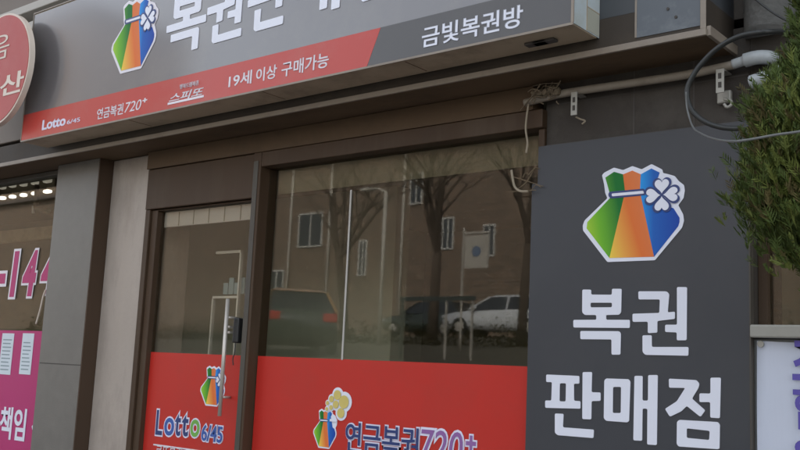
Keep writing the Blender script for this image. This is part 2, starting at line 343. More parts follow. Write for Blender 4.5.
BAG = {
 'outline': [[(0.208, 0.931), (0.231, 0.956), (0.339, 1.0), (0.44, 0.963), (0.539, 0.996), (0.638, 0.951), (0.741, 0.996), (0.853, 0.927), (0.859, 0.89), (0.899, 0.878), (0.98, 0.847), (1.019, 0.792), (1.072, 0.746), (1.08, 0.689), (1.067, 0.614), (1.015, 0.546), (1.065, 0.448), (1.073, 0.385), (1.053, 0.315), (0.783, 0.0), (0.281, 0.0), (0.004, 0.349), (0.0, 0.404), (0.02, 0.457), (0.271, 0.677), (0.246, 0.738), (0.233, 0.829)]],
 'green': [[(0.247, 0.901), (0.342, 0.954), (0.441, 0.917), (0.463, 0.747), (0.45, 0.663), (0.304, 0.041), (0.046, 0.369), (0.053, 0.436), (0.3, 0.675), (0.293, 0.742)]],
 'orange': [[(0.441, 0.917), (0.54, 0.947), (0.63, 0.899), (0.624, 0.733), (0.638, 0.648), (0.775, 0.036), (0.304, 0.041), (0.45, 0.663), (0.463, 0.747)]],
 'blue': [[(0.63, 0.899), (0.741, 0.949), (0.826, 0.898), (0.81, 0.848), (0.777, 0.819), (0.887, 0.551), (0.968, 0.519), (1.029, 0.418), (1.029, 0.375), (1.016, 0.332), (0.775, 0.036), (0.638, 0.648), (0.624, 0.733)]],
 'band': [[(0.29, 0.743), (0.673, 0.745), (0.685, 0.675), (0.309, 0.669), (0.282, 0.703)]],
 'tie': [[(0.322, 0.721), (0.66, 0.722), (0.669, 0.692), (0.326, 0.691)]],
}

# ================================================================== SETTING
def sheet(name, x, y, z, m, nx=1, ny=1, fz=None):
    bm = bmesh.new(); g = [[bm.verts.new((x[0]+(x[1]-x[0])*i/nx, y[0]+(y[1]-y[0])*j/ny, 0)) for j in range(ny+1)] for i in range(nx+1)]
    for r in g:
        for v in r: v.co.z = fz(v.co.x, v.co.y) if fz else z
    for i in range(nx):
        for j in range(ny): bm.faces.new((g[i][j], g[i+1][j], g[i+1][j+1], g[i][j+1]))
    return tag(finish(name, bm, m), kind='structure')
TERR = at(489, 336, 27).z                   # the raised lot across the street
def ground_z(x, y):
    t = min(1, max(0, (-11 - y)/16.0))
    return TERR0 + t*(TERR-TERR0) + (max(0, -60-y)*.03)
TERR0 = at(300, 361, 12).z
sheet('terrain', (-400, 400), (-400, -11.4), 0, M['earth'], 4, 160, ground_z)
sheet('ground', (-400, 400), (-11.5, 400), -.164, M['earth'])
tag(box('retaining_wall', (-120, 120), (-11.45, -11.1), (-.2, TERR0+.06), M['concrete']), 'low grey retaining wall across the street below the raised parking lot', 'wall')
sheet('road', (-300, 300), (-9.5, -5.0), -.15, M['asphalt'])
boxes_ = [((-200+i*6, -197+i*6), (-7.31, -7.19), (-.149, -.146)) for i in range(60)]
tag(boxes('road_marking', boxes_, M['road_paint']), kind='structure')
tag(box('pavement', (-200, 200), (-4.75, 12), (-.3, 0), M['paving']), kind='structure')
tag(box('kerb', (-200, 200), (-5.0, -4.752), (-.3, .004), M['kerb'], bev=.02), kind='structure')
tag(box('far_pavement', (-200, 200), (-11.09, -9.5), (-.3, -.02), M['paving']), kind='structure')

# ================================================================== SHOP BUILDING
X_PIER0 = at(43, 320, -.12).x; X_PIER1 = at(97, 380, 0).x
X_D0 = at(137, 370, -.02).x; X_D1 = at(239.5, 370, -.07).x
X_W0 = at(257, 370, 0).x; X_W1 = at(527, 380, 0).x + .06
X_S0, X_S1 = at(527, 380, -.06).x, at(749.7, 380, -.06).x
ZC = 2.61                                   # underside of the canopy
ZF = 2.50                                   # top of the shop-front frames
Z_WT = at(273, 181, -.0).z                  # top of the window glass
shop = thing('shop_building', 'shop building with brown framed glass front under a shallow canopy and grey stone pier', 'building', ((X_D0+X_W1)/2, .5, 0))
B = shop
FX0, FX1 = -14.0, 3.2
# shell: these shade the street front as the real block does
box('wall', (FX0, FX1), (.30, .5), (ZC+.14, 8.2), M['concrete'], B)
box('wall', (FX0, FX1), (9.8, 10), (0, 8.2), M['concrete'], B)
box('wall', (FX0, FX0+.2), (.5, 9.8), (0, 8.2), M['concrete'], B)
box('wall', (FX1-.2, FX1), (.5, 9.8), (0, 8.2), M['concrete'], B)
box('roof', (FX0-.2, FX1+.2), (.1, 10.2), (8.2, 8.4), M['concrete'], B)
box('ceiling', (X_PIER0+.26, FX1-.2), (.1, 9.8), (2.64, 2.70), M['interior'], B)
box('ceiling', (FX0+.2, X_PIER0+.09), (.51, 9.8), (3.1, 3.16), M['interior'], B)
box('floor', (FX0+.2, FX1-.2), (.0, 9.8), (.002, .15), M['interior_floor'], B)
box('partition', (X_PIER0+.1, X_PIER0+.25), (.32, 9.7), (.15, 3.3), M['interior_pale'], B)
box('partition', (X_S1-.3, X_S1-.15), (.32, 9.7), (.15, 2.64), M['interior'], B)
box('partition', (X_PIER0+.26, -4.35), (1.6, 1.75), (.15, 2.639), M['interior_pale'], B)
box('partition', (X_PIER0+.26, X_S1-.31), (3.6, 3.75), (.15, 2.64), M['interior'], B)
box('partition', (FX0+.3, X_PIER0+.09), (3.2, 3.35), (.15, 3.09), M['interior'], B)
# upper street wall with cladding bands seen past the left end of the big sign
zb = lambda px, py: at(px, py, -.3).z
lev = [ZC+.16, zb(20, 52), zb(20, 40), zb(20, 33), zb(20, 25), zb(20, 11), zb(20, 3), zb(20, -60), 7.6]
for k in range(len(lev)-1):
    prot = [.30, .22, .30, .30, .10, .26, .12, .28][k]; z0, z1 = lev[k], lev[k+1]
    box('cladding_band', (FX0, -3.2), (-prot, .298), (z0+.001, z1-.001), M[['upper_brown','upper_pale','upper_brown','upper_pale','upper_brown','upper_pale','upper_brown','upper_pale'][k]], B, bev=.006)
box('cladding_band', (-3.198, FX1), (-.02, .299), (ZC+.141, 7.6), M['stone'], B)
# stone pier, marble pilaster, head panel
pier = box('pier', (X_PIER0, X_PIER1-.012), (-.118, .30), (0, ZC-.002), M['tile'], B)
pj = [at(60, 364, -.118).z, .62]
for z in pj: box('tile_joint', (X_PIER0+.01, X_PIER1-.014), (-.1195, -.11), (z-.003, z+.003), M['joint'], pier)
box('pier_return', (X_PIER1-.011, X_PIER1), (-.12, .30), (0, ZC-.003), M['pierside'], B)  # right side of the pier, its shade put into the brown
box('pilaster', (X_PIER1+.001, X_D0), (-.02, .30), (0, ZC-.003), M['marble'], B, bev=.004)
box('head_panel', (X_D0+.001, X_S0-.0), (-.072, .02), (ZF, ZC-.004), M['headboard'], B)
# wall that carries the dark upright sign, dark stone slabs with joints
wr = box('stone_wall', (X_S0+.045, X_S1+.0), (-.03, .30), (0, ZC+.10), M['stone'], B)
jx = [at(634, 110, -.03).x, at(694, 110, -.03).x]
boxes('slab_joint', [((x-.003, x+.003), (-.0315, -.02), (1.6, ZC+.09)) for x in jx] + [((X_S0+.05, X_S1-.005), (-.0318, -.02), (z-.003, z+.003)) for z in (2.34, 2.52)], M['joint'], wr)
# canopy
XC1 = at(706, 30, -.30).x
can = box('canopy', (FX0, XC1), (-.298, -.02), (ZC+.012, ZC+.14), M['canopy_dark'], B)
box('soffit', (FX0, XC1-.004), (-.292, -.021), (ZC, ZC+.0115), M['soffit'], can)
box('trim', (FX0, XC1+.004), (-.312, -.2985), (ZC-.008, ZC+.018), M['trim'], can, bev=.002)
box('trim', (XC1+.0005, XC1+.016), (-.2980, .0), (ZC-.008, ZC+.030), M['trim'], can, bev=.002)
box('canopy_panel', (at(637, 20, -.3).x, XC1-.022), (-.301, -.2985), (ZC+.035, 3.3), M['canopy'], can)
up = box('canopy_upstand', (-3.19, XC1-.001), (-.2975, -.022), (ZC+.141, 3.4), M['canopy_side'], can)
box('corner_trim', (XC1-.021, XC1+.001), (-.304, -.2985), (ZC+.02, 3.4), M['trim'], can, bev=.002)
for px, py in ((668, 9), (676, 17)):
    p = at(px, py, -.301); disc('screw', (p.x, -.3045, p.z), .006, .004, M['joint'], can, 10)
boxes('canopy_seam', [((x-.004, x+.004), (-.3022, -.2984), (ZC+.036, 3.3)) for x in (at(636, 20, -.3).x,)], M['trim'], can)
# rounded grey render corner right of the canopy
XR0, XR1 = at(742, 20, -.06).x, at(795, 20, -.06).x
bm = bmesh.new(); N = 14; ring = []
for z in (2.66, 7.4):
    ring.append([bm.verts.new((XR0+(XR1-XR0)*(.5-.5*math.cos(math.pi*k/N)), .0-.16*math.sin(math.pi*k/N), z)) for k in range(N+1)])
for k in range(N): bm.faces.new((ring[0][k], ring[0][k+1], ring[1][k+1], ring[1][k]))
bm.faces.new(ring[0][::-1]); bm.faces.new(ring[1]); bm.faces.new((ring[0][0], ring[1][0], ring[1][N], ring[0][N]))
finish('render_column', bm, M['concrete'], B, True)
# right-hand shop bay: window over a stone sill, wall below
Z_SILL = at(775, 325, -.05).z; Z_SILLB = at(775, 338, -.05).z
box('stone_wall', (X_S1+.001, FX1), (-.02, .30), (0, Z_SILLB-.002), M['concrete'], B)
box('stone_wall', (X_S1+.001, FX1), (-.03, .30), (2.36, ZC+.10), M['stone'], B)
sill = box('sill', (X_S1+.004, FX1), (-.07, .20), (Z_SILLB, Z_SILL), M['sill'], B, bev=.006)
win2 = boxes('window', [((X_S1+.002, X_S1+.035), (.03, .10), (Z_SILL, 2.36)), ((X_S1+1.3, X_S1+1.36), (.03, .10), (Z_SILL, 2.36)), ((X_S1+.035, FX1), (.03, .10), (2.30, 2.36))], M['brown'], B)
box('pane', (X_S1+.036, FX1-.01), (.06, .066), (Z_SILL+.001, 2.299), M['glass'], win2)
# shop window left of the upright sign
WF = [((X_D1, X_W0), (-.071, .06), (.0, ZF-.001)),                                  # post beside the door
      ((X_W0+.001, X_S0+.05), (-.070, .06), (Z_WT+.07, ZF-.002)),                   # head
      ((X_W0+.001, X_S0+.05), (-.02, .06), (.0, .32)),                              # bottom rail
      ((X_S0+.02, X_S0+.05), (-.05, .06), (.321, Z_WT+.069))]
window = boxes('window', WF, M['brown'], B, bev=.004)
box('post_face', (X_D1+.006, X_W0-.018), (-.0745, -.0712), (.01, ZF-.05), M['brown_lit'], window, bev=.001)  # paler plate: the light on the post front put into its colour
box('pane', (X_W0+.001, X_S0+.02), (-.003, .003), (.321, Z_WT+.069), M['glass'], window)
sx = at(346.5, 275, -.006).x
box('glass_joint', (sx-.005, sx+.005), (-.007, -.0035), (at(343, 360, -.006).z, at(350, 190, -.006).z), M['seam_white'], window)
box('valance', (X_W0+.02, X_S0+.01), (.05, .075), (at(273, 195, .05).z, Z_WT+.10), M['valance'], window)
# left neighbour's window
ZNT = ZC-.035
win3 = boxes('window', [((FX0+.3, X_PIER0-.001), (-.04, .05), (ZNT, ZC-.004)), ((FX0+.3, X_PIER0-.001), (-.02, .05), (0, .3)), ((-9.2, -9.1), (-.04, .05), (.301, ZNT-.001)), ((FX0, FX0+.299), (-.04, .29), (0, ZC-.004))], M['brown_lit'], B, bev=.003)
box('pane', (FX0+.3, X_PIER0-.002), (.0, .006), (.301, ZNT-.001), M['glass'], win3)
# door
Z_DT = at(203, 205.5, -.03).z
box('door_head', (X_D0+.001, X_D1-.001), (-.06, .05), (Z_DT+.005, ZF-.003), M['brown'], B, bev=.004)
box('door_jamb', (X_D0+.001, X_D0+.045), (-.055, .05), (0, Z_DT+.004), M['brown'], B, bev=.003)
XG0 = at(147.5, 370, -.02).x; XG1 = X_D1-.02
door = boxes('door', [((X_D0+.048, XG0), (-.04, .02), (.16, Z_DT)), ((XG1, X_D1-.003), (-.04, .02), (.16, Z_DT)), ((XG0+.001, XG1-.001), (-.04, .02), (.16, .32)), ((XG0+.001, XG1-.001), (-.04, .02), (Z_DT-.006, Z_DT))], M['brown'], B, bev=.003)
box('pane', (XG0+.001, XG1-.001), (-.006, .0), (.321, Z_DT-.007), M['glass_door'], door)
zb0 = at(203, 224, .01).z
bl = box('blind', (XG0+.01, XG1-.01), (.008, .022), (zb0, Z_DT-.008), M['blind'], door)
for k in range(1, 6):
    x = XG0+.01+(XG1-XG0-.02)*k/6; box('blind_seam', (x-.003, x+.003), (.0065, .0085), (zb0+.004, Z_DT-.012), M['valance'], bl)
h0, h1 = at(228, 299, -.075), at(219.5, 416, -.075); hx = (h0.x+h1.x)/2
hd = tube('handle', [(hx, -.075, h1.z), (hx, -.075, h0.z)], .011, M['steel'], door, 14)
for z in (h0.z-.10, h1.z+.10): tube('handle_mount', [(hx, -.066, z), (hx, -.004, z)], .007, M['steel'], hd)
l0, l1 = at(233, 343, -.03), at(240.5, 318, -.03)
lk = box('lock', (l0.x, l1.x), (-.040, -.0065), (l0.z, l1.z), M['black'], door, bev=.008)
for py in (327, 332.5):
    p = at(229, py, -.03); box('lock_bolt', (p.x-.02, p.x+.022), (-.045, -.0066), (p.z-.006, p.z+.006), M['steel'], lk, bev=.002)
tube('key_cord', smooth_path([(l1.x-.012, -.045, l0.z), (l1.x-.006, -.05, l0.z-.05), (l1.x-.016, -.05, l0.z-.085), (l1.x-.010, -.05, l0.z-.12)]), .003, M['black'], lk, 6)

# white frame of a stand inside, behind the door glass
a, b_ = at(217, 253, .3), at(238.5, 297, .3)
stand = thing('display_stand', 'thin white metal display stand inside behind the door glass', 'stand', ((a.x+b_.x)/2, .3, .15))
boxes('frame', [((a.x, b_.x), (.29, .31), (a.z-.008, a.z+.008)), ((a.x, b_.x), (.29, .31), (b_.z-.007, b_.z+.007)), ((b_.x-.006, b_.x+.006), (.291, .309), (.15, a.z-.009)), ((a.x-.006, a.x+.006), (.291, .309), (.15, b_.z-.008))], M['win_white'], stand)
for z in (.5, .9, 1.2): box('shelf', (a.x+.02, b_.x-.02), (.30, .55), (z, z+.015), M['interior'], stand)
for k in range(4):
    x = a.x+.06+k*.05; box('leaflet', (x, x+.042), (.32, .33), (b_.z+.02, b_.z+.09+.03*(k % 2)), M['ink'], stand)
# counter inside the window
cnt = thing('shop_counter', 'plain brown service counter standing inside the lottery shop', 'counter', (-3.2, 2.2, .15))
box('front_panel', (-4.6, -2.6), (2.0, 2.03), (.15, 1.05), M['brown_lit'], cnt); box('countertop', (-4.65, -2.55), (1.9, 2.6), (1.051, 1.09), M['interior'], cnt)

# ================================================================== SIGNS
def bag(parent, y, p0, p1, clover=True, name='bag_emblem', outline=None, th=.0012, dz=0):
    """money bag emblem fitted between the lower left and the upper right pixel"""
    a, b = at(*p0, y), at(*p1, y); W = (b.x-a.x)/1.08; Hh = b.z-a.z
    tr = lambda L: [(a.x+x*W, a.z+z*Hh) for x, z in L]
    o = poly(name, [tr(BAG['outline'][0])], y, th, outline or M['white_print'], parent, W*.012)
    y -= th
    for k in ('green', 'orange', 'blue'):
        poly(k+'_panel', [tr(BAG[k][0])], y-.0001*('green','orange','blue').index(k), th, M['bag_'+k], o)
    y -= th+.0003
    poly('band', [tr(BAG['band'][0])], y, th, M['navy'], o, W*.02)
    poly('cord', [tr(BAG['tie'][0])], y-th, th, M['white_print'], o, W*.01)
    if clover:
        cx, cz, r = .854, .662, .155
        def lobes(rr, grow):
            L = []
            for k in range(4):
                A = math.pi/2*k; ca, sa = math.cos(A), math.sin(A); pts = []
                for t in range(40):
                    q = 2*math.pi*t/40; u = 16*math.sin(q)**3/17*rr*.50*grow
                    v = ((13*math.cos(q)-5*math.cos(2*q)-2*math.cos(3*q)-math.cos(4*q))/17+1)*rr*.56+.012
                    v = rr*.60+(v-rr*.60)*(grow if grow == 1 else grow*.98)
                    pts.append((cx+u*ca-v*sa, cz+u*sa+v*ca))
                L.append(pts)
            return L
        for k, L in enumerate(lobes(r, 1.32)): poly('clover_border', [tr(L)], y-th-.0001*(k+1), th, M['navy'], o)
        for k, L in enumerate(lobes(r, 1)): poly('clover_leaf', [tr(L)], y-2*th-.0006-.0001*k, th, M['white_print'], o)
    return o

# big fascia sign
YF = -.50
fa, fb = at(21, 142, YF), at(573, 24, YF); FZ0, FZ1 = fa.z, at(36, 14, YF).z
FXA, FXB = fa.x, fb.x
fas = thing('fascia_sign', 'long grey and red lottery shop fascia sign box with white lettering above the shop front', 'shop sign', ((FXA+FXB)/2, -.3, FZ0))
box('sign_box', (FXA, FXB), (YF+.003, -.314), (FZ0, FZ1), M['boxtan'], fas)
box('side_panel', (FXB+.0005, FXB+.004), (YF, -.30), (FZ0+.004, FZ1), M['boxside'], fas)
sdx = FXB+.0042
boxes('side_seam', [((sdx, sdx+.0015), (-.405, -.40), (FZ0+.005, FZ1)), ((sdx, sdx+.0014), (-.399, -.302), (FZ0+.10, FZ0+.104))], M['boxtan'], fas)
box('side_patch', (sdx, sdx+.001), (-.3985, -.303), (FZ0+.008, FZ0+.099), M['patch'], fas)
face = box('face', (FXA+.004, FXB-.008), (YF-.0005, YF+.002), (FZ0+.008, FZ1-.006), M['fascia'], fas)
boxes('edge_trim', [((FXA-.002, FXB+.002), (YF-.004, YF+.001), (FZ0-.002, FZ0+.0075)), ((FXA-.002, FXA+.0035), (YF-.004, YF+.001), (FZ0+.008, FZ1)), ((FXB-.0075, FXB+.004), (YF-.004, YF+.001), (FZ0+.008, FZ1)), ((FXA-.002, FXB+.002), (YF-.004, YF+.001), (FZ1+.0005, FZ1+.008))], M['trim'], fas)
zs = at(200, 72, YF).z; sl0, sl1 = at(381, 25, YF), at(367, 69, YF)
poly('red_band', [[(FXA+.004, FZ0+.008), (sl1.x, FZ0+.008), (sl0.x, zs), (FXA+.004, zs)]], YF-.0006, .001, M['fascia_red'], fas)
poly('dark_band', [[(sl1.x+.003, FZ0+.008), (FXB-.008, FZ0+.008), (FXB-.008, zs), (sl0.x+.003, zs)]], YF-.0006, .001, M['fascia_dark'], fas)
bag(fas, YF-.002, (109, 77), (160.5, -10), outline=M['white_soft'])
def glyph_bounds(k):
    P = [p for L in GLYPH[k] for p in L]; return min(p[0] for p in P), max(p[0] for p in P), min(p[1] for p in P), max(p[1] for p in P)
def glyph(k, y, x0, x1, z0, z1, m, parent, name):
    a0, a1, c0, c1 = glyph_bounds(k)
    L = [[(x0+(x-a0)/(a1-a0)*(x1-x0), z0+(z-c0)/(c1-c0)*(z1-z0)) for x, z in l] for l in GLYPH[k]]
    return poly(name, L, y, .003, m, parent, .006)
g_ = glyph_bounds('bok'); HBOK = g_[3]-g_[2]; HB = at(188, -9, YF).z-at(188, 50.5, YF).z
# bottoms read off the photograph; letter height equal along the row
for k, pl, pr in (('bok', (165, 51), (204, 47)), ('gwon', (205, 44.5), (241, 36)), ('pan', (246, 32), (288, 20)), ('mae', (294, 13), (340, 8)), ('jeom', (352, 3), (396, -4))):
    l, r = at(*pl, YF-.002), at(*pr, YF-.002); z0 = {'bok': at(190, 51, YF).z, 'gwon': at(211, 44.5, YF).z, 'pan': at(255, 32, YF).z, 'mae': at(323, 12.5, YF).z, 'jeom': at(360, 3, YF).z}[k]
    a0, a1, c0, c1 = glyph_bounds(k); hgt = HB*(c1-c0)/HBOK
    glyph(k, YF-.0012, l.x, r.x, z0, z0+hgt, M['white_print'], fas, 'lettering')
text('lettering', '금빛복권방', YF-.0012, (422, 48.5), (523.5, 4.2), M['white_print'], fas, off=.014)
for s_, p0, p1 in (('19세', (228.5, 88.5), (252.5, 69.5)), ('이상', (256, 82.5), (277.5, 64)), ('구매가능', (281.5, 77.5), (329.5, 51.5))):
    text('lettering', s_, YF-.0012, p0, p1, M['white_soft'], fas, off=.014)
text('lettering', 'Lotto', YF-.0012, (42, 130.5), (66.5, 114.8), M['lavender'], fas, off=.03)
text('lettering', '6/45', YF-.0012, (67, 124.5), (80.5, 117.2), M['lavender'], fas, off=.01)
text('lettering', '연금복권', YF-.0012, (97, 120), (124, 103), M['white_soft'], fas, off=.014)
text('lettering', '720', YF-.0012, (124.5, 113), (142, 99), M['white_soft'], fas, shear=.2)
text('lettering', '+', YF-.0012, (142.5, 103), (147.5, 97.5), M['white_soft'], fas, off=.03)
text('lettering', '스피또', YF-.0012, (169, 103), (204, 86.5), M['white_soft'], fas, off=.018, shear=.25)
text('lettering', '행복드림복권', YF-.0012, (180, 89.5), (199, 80.3), M['white_soft'], fas, off=.012)
a, b_ = at(168, 105.2, YF), at(204, 97.6, YF)
box('underline', (a.x, b_.x), (YF-.0035, YF-.0012), (a.z, a.z+.012), M['white_soft'], fas)
for px, py in ((537, 47), (545, 42)):       # small lamp arm stubs under the box
    p = at(px, py, -.40); box('bracket', (p.x-.05, p.x+.05), (-.42, -.38), (FZ0-.012, FZ0-.0005), M['joint'], fas, bev=.004)
for x in (-4.6, -3.5, -2.6): box('bottom_seam', (x, x+.004), (-.485, -.33), (FZ0-.0012, FZ0+.0005), M['soffit'], fas)

# upright slate sign
YS = -.06
zt = at(560, 144, YS).z; ntx, ntz = at(538.5, 150, YS).x, at(533, 184, YS).z
us = thing('upright_sign', 'upright slate grey lottery shop sign panel with a colourful money bag and big white lettering', 'shop sign', ((X_S0+X_S1)/2, -.03, .55))
poly('panel', [[(X_S0, .55), (X_S1, .55), (X_S1, zt), (ntx, zt), (ntx, ntz), (X_S0, ntz)]], YS+.028, .028, M['slate'], us)
bag(us, YS-.0005-.001, (582.2, 263), (685, 160.2))
for k in GLYPH:
    poly('lettering', GLYPH[k], YS-.0008, .003, M['white_print'], us, .006)
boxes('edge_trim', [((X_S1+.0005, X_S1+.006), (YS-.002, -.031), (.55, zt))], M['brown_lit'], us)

# round red sign at the far left
YR = -.62
c = at(-1.5, 70, YR); rr = (at(28.5, 70, YR).x - c.x)
rs = thing('round_sign', 'round faded red shop sign with cream lettering beside the left end of the grey sign', 'shop sign', (c.x, YR, c.z-rr))
disc('sign_box', (c.x, YR, c.z), rr, .035, M['cream'], rs, 64); disc('face', (c.x, YR-.003, c.z), rr*.965, .0025, M['roundred'], rs, 64)
text('lettering', '산', YR-.0035, (-1, 97.5), (25, 69), M['cream'], rs, off=.02)
text('lettering', '음', YR-.0035, (-11, 63), (11, 32), M['cream'], rs)
tube('bracket', [(c.x, YR+.03, c.z+.1), (c.x, -.2, c.z+.1)], .025, M['trim'], rs)

# red vinyl on door and window
def sticker(name, label, x0, x1, z0, z1, y, m, cat='sticker'):
    t = thing(name, label, cat, ((x0+x1)/2, y, z0)); box('sheet', (x0, x1), (y-.0012, y), (z0, z1), m, t); return t
zd = at(260, 356, -.0035).z
y1 = -.0036
sx0 = X_W0+.006
vw = sticker('window_sticker', 'wide red vinyl sticker across the shop window with blue and violet lettering', sx0, X_S0+.018, .33, zd, y1, M['red'])
y2 = y1-.0016
text('lettering', '연금복권', y2, (345.5, 452), (420, 428.5), M['navy'], vw, off=.008, outline=(M['lavender'], .042))
text('lettering', '720', y2, (420.5, 461), (463.5, 432.6), M['violet'], vw, off=-.002, shear=.1, outline=(M['lavender'], .05))
text('lettering', '+', y2, (466, 451), (476.5, 436), M['violet'], vw, off=.03, outline=(M['lavender'], .055))
bag(vw, y2, (312.5, 447), (338, 410), clover=False)
for gi, (px, py, r) in enumerate(((338, 395, .030), (344.5, 402, .040), (341.5, 413, .030), (336.5, 404.5, .024), (332.3, 399, .020), (331.8, 407.5, .015), (328.3, 403, .013), (327.6, 409, .012))):
    p = at(px, py, y2); o = disc('gold_ball', (p.x, y2-.002-.0003*gi, p.z), r*1.25, .0012, M['white_print'], vw, 24); disc('ball_centre', (p.x, y2-.006-.0002*gi, p.z), r*.80, .0012, M['gold'], o, 24)
boxes('cross', [((at(331, 420, y2).x, at(338, 420, y2).x), (y2-.0095, y2-.0085), (at(334, 421.5, y2).z, at(334, 419, y2).z))], M['white_print'], vw)
zd2 = at(190, 353.5, -.0066).z
vd = sticker('door_sticker', 'red vinyl sticker on the lower door glass with rainbow lotto lettering', XG0+.002, XG1-.002, .33, zd2, -.0066, M['red'])
y3 = -.0066-.0016
for ch, p0, p1, m in (('L', (155.5, 434.5), (164, 410.5), 'navy'), ('o', (164, 435), (175, 418.3), 'blue'), ('t', (174.5, 435.5), (182, 414), 'navy'), ('t', (181.5, 436), (189.5, 415), 'navy'), ('o', (190, 436.5), (200.5, 420), 'green')):
    text('lettering', ch, y3, p0, p1, M[m], vd, off=.018, outline=(M['lavender'], .045))
text('lettering', '6/45', y3, (201.5, 440.5), (223.5, 426.5), M['blue'], vd, off=.015, outline=(M['lavender'], .06))
bag(vd, y3, (199.3, 405), (227, 366.5))
a, b_ = at(153.5, 444.5, y3), at(207, 449, y3); box('rule', (a.x, b_.x), (y3-.001, y3), (a.z-.004, a.z+.004), M['white_soft'], vd)
text('lettering', '로또복권 판매점', y3, (156, 457), (206, 451), M['white_soft'], vd)

# left neighbour: number on the glass, pink banner
yn = -.001
nb = thing('number_sticker', 'large magenta phone number with white outline on the left shop glass', 'sticker', (at(20, 280, yn).x, yn, at(20, 300, yn).z))
text('lettering', '6', yn-.002, (-40, 295), (-18, 256), M['pink'], nb, off=.03, outline=(M['white_soft'], .038))
text('lettering', '-', yn-.002, (-5, 284), (6, 273.5), M['pink'], nb, off=.03, outline=(M['white_soft'], .045))
text('lettering', '1', yn-.002, (9.5, 297), (20, 251), M['pink'], nb, off=.015, shear=.05, outline=(M['white_soft'], .038))
text('lettering', '4', yn-.002, (21, 296.5), (39, 250), M['pink'], nb, off=.04, shear=.12, outline=(M['white_soft'], .038))
text('lettering', '4', yn-.002, (39.5, 294), (58, 249), M['pink'], nb, off=.04, shear=.12, outline=(M['white_soft'], .038))
q = at(36, 331, yn)
pbx1 = at(42.5, 327, -.006).x
pb = thing('pink_banner', 'magenta banner on the left shop glass with white lettering and pale price lists', 'banner', (q.x-.6, -.006, .3))
box('sheet', (q.x-1.6, pbx1+.35), (-.008, -.0012), (.3, q.z), M['pink'], pb)
for x0, x1 in ((-1.5, 14.5), (19, 34.5), (38.3, 54), (-22, -6)):
    p0, p1 = at(x0, 374, -.009), at(x1, 333.5, -.009)
    pl = box('price_list', (p0.x, p1.x), (-.0105, -.0085), (p0.z, p1.z), M['paper'], pb)
    boxes('print', [((p0.x+.02, p1.x-.02-.03*random.random()), (-.0112, -.0106), (z, z+.008)) for z in [p0.z+.03+k*.026 for k in range(int((p1.z-p0.z-.05)/.026))]], M['ink'], pl)
text('lettering', '무한', -.009, (-36, 439), (-4, 408), M['white_print'], pb, off=.02)
text('lettering', '책임', -.009, (-1.5, 438), (27.5, 409), M['white_print'], pb, off=.025)
text('lettering', '시공', -.009, (31, 436), (60, 407), M['white_print'], pb, off=.02)
tag(tube('yellow_cord', smooth_path([at(45.5, 290, -.012), at(43, 297, -.012), at(40, 310, -.012), at(36, 324, -.012)]), .006, M['cream']), 'short yellowish cord hanging on the left shop glass above the magenta banner', 'cord')
# lamps inside the left shop; the dim upper row stands in for their reflection
for row, (ys, n_, lit) in enumerate((([198, 196.6, 195, 193.4, 191.4], 5, True), ([187, 185.2, 184, 182.4, 180.4], 5, False))):
    for k, (px, py) in enumerate(zip([2, 12, 23, 34.5, 47], ys)):
        p = at(px, py, .9)
        t = thing('ceiling_lamp' if lit else 'lamp_reflection', 'small bright ceiling lamp in the lower row inside the left shop' if lit else 'dim glowing stand-in for the upper row of lamp reflections inside the left shop', 'lamp', tuple(p), 'lit lamps inside the left shop' if lit else 'dim stand-ins for lamp reflections inside the left shop')
        rx, rz = (.034, .014) if lit else (.036, .020)
        if k == 4: rx *= 1.25
        bm = bmesh.new(); bm_box(bm, (p.x-rx, p.x+rx), (.88, .93), (p.z-rz, p.z+rz), .012); finish('bulb', bm, M['lamp'] if lit else M['reflection_dim'], t)
        box('socket', (p.x-rx*.6, p.x+rx*.6), (.88, .93), (p.z+rz+.001, p.z+rz+.02), M['trim'], t)
p0, p1 = at(-60, 204, .92), at(52, 189, .92)
tag(box('lamp_rail', (p0.x, p1.x), (.94, .99), (p1.z-.0, p1.z+.12), M['valance']), 'dark lamp rail along the ceiling inside the left shop', 'rail')
p = at(33.5, 212, .5)
fx = thing('hanging_fixture', 'small grey hanging fixture with a pale tip inside the left shop window', 'fixture', (p.x, .5, p.z))
tube('stem', [(at(37, 185, .5).x, .5, at(37, 185, .5).z), (at(36, 208, .5).x, .5, at(36, 208, .5).z)], .02, M['trim'], fx); tube('arm', [at(36, 208, .5), at(50, 212, .5)], .02, M['valance'], fx); tube('tip', [at(33.2, 206, .5), at(33.2, 213, .5)], .012, M['white_print'], fx)
p0, p1 = at(-60, 238, 1.3), at(56, 226, 1.3)
tag(box('wall_board', (p0.x, p1.x), (1.3, 1.36), (at(20, 241, 1.3).z, at(20, 229, 1.3).z), M['boxtan']), 'pale horizontal board on the wall inside the left shop', 'board')

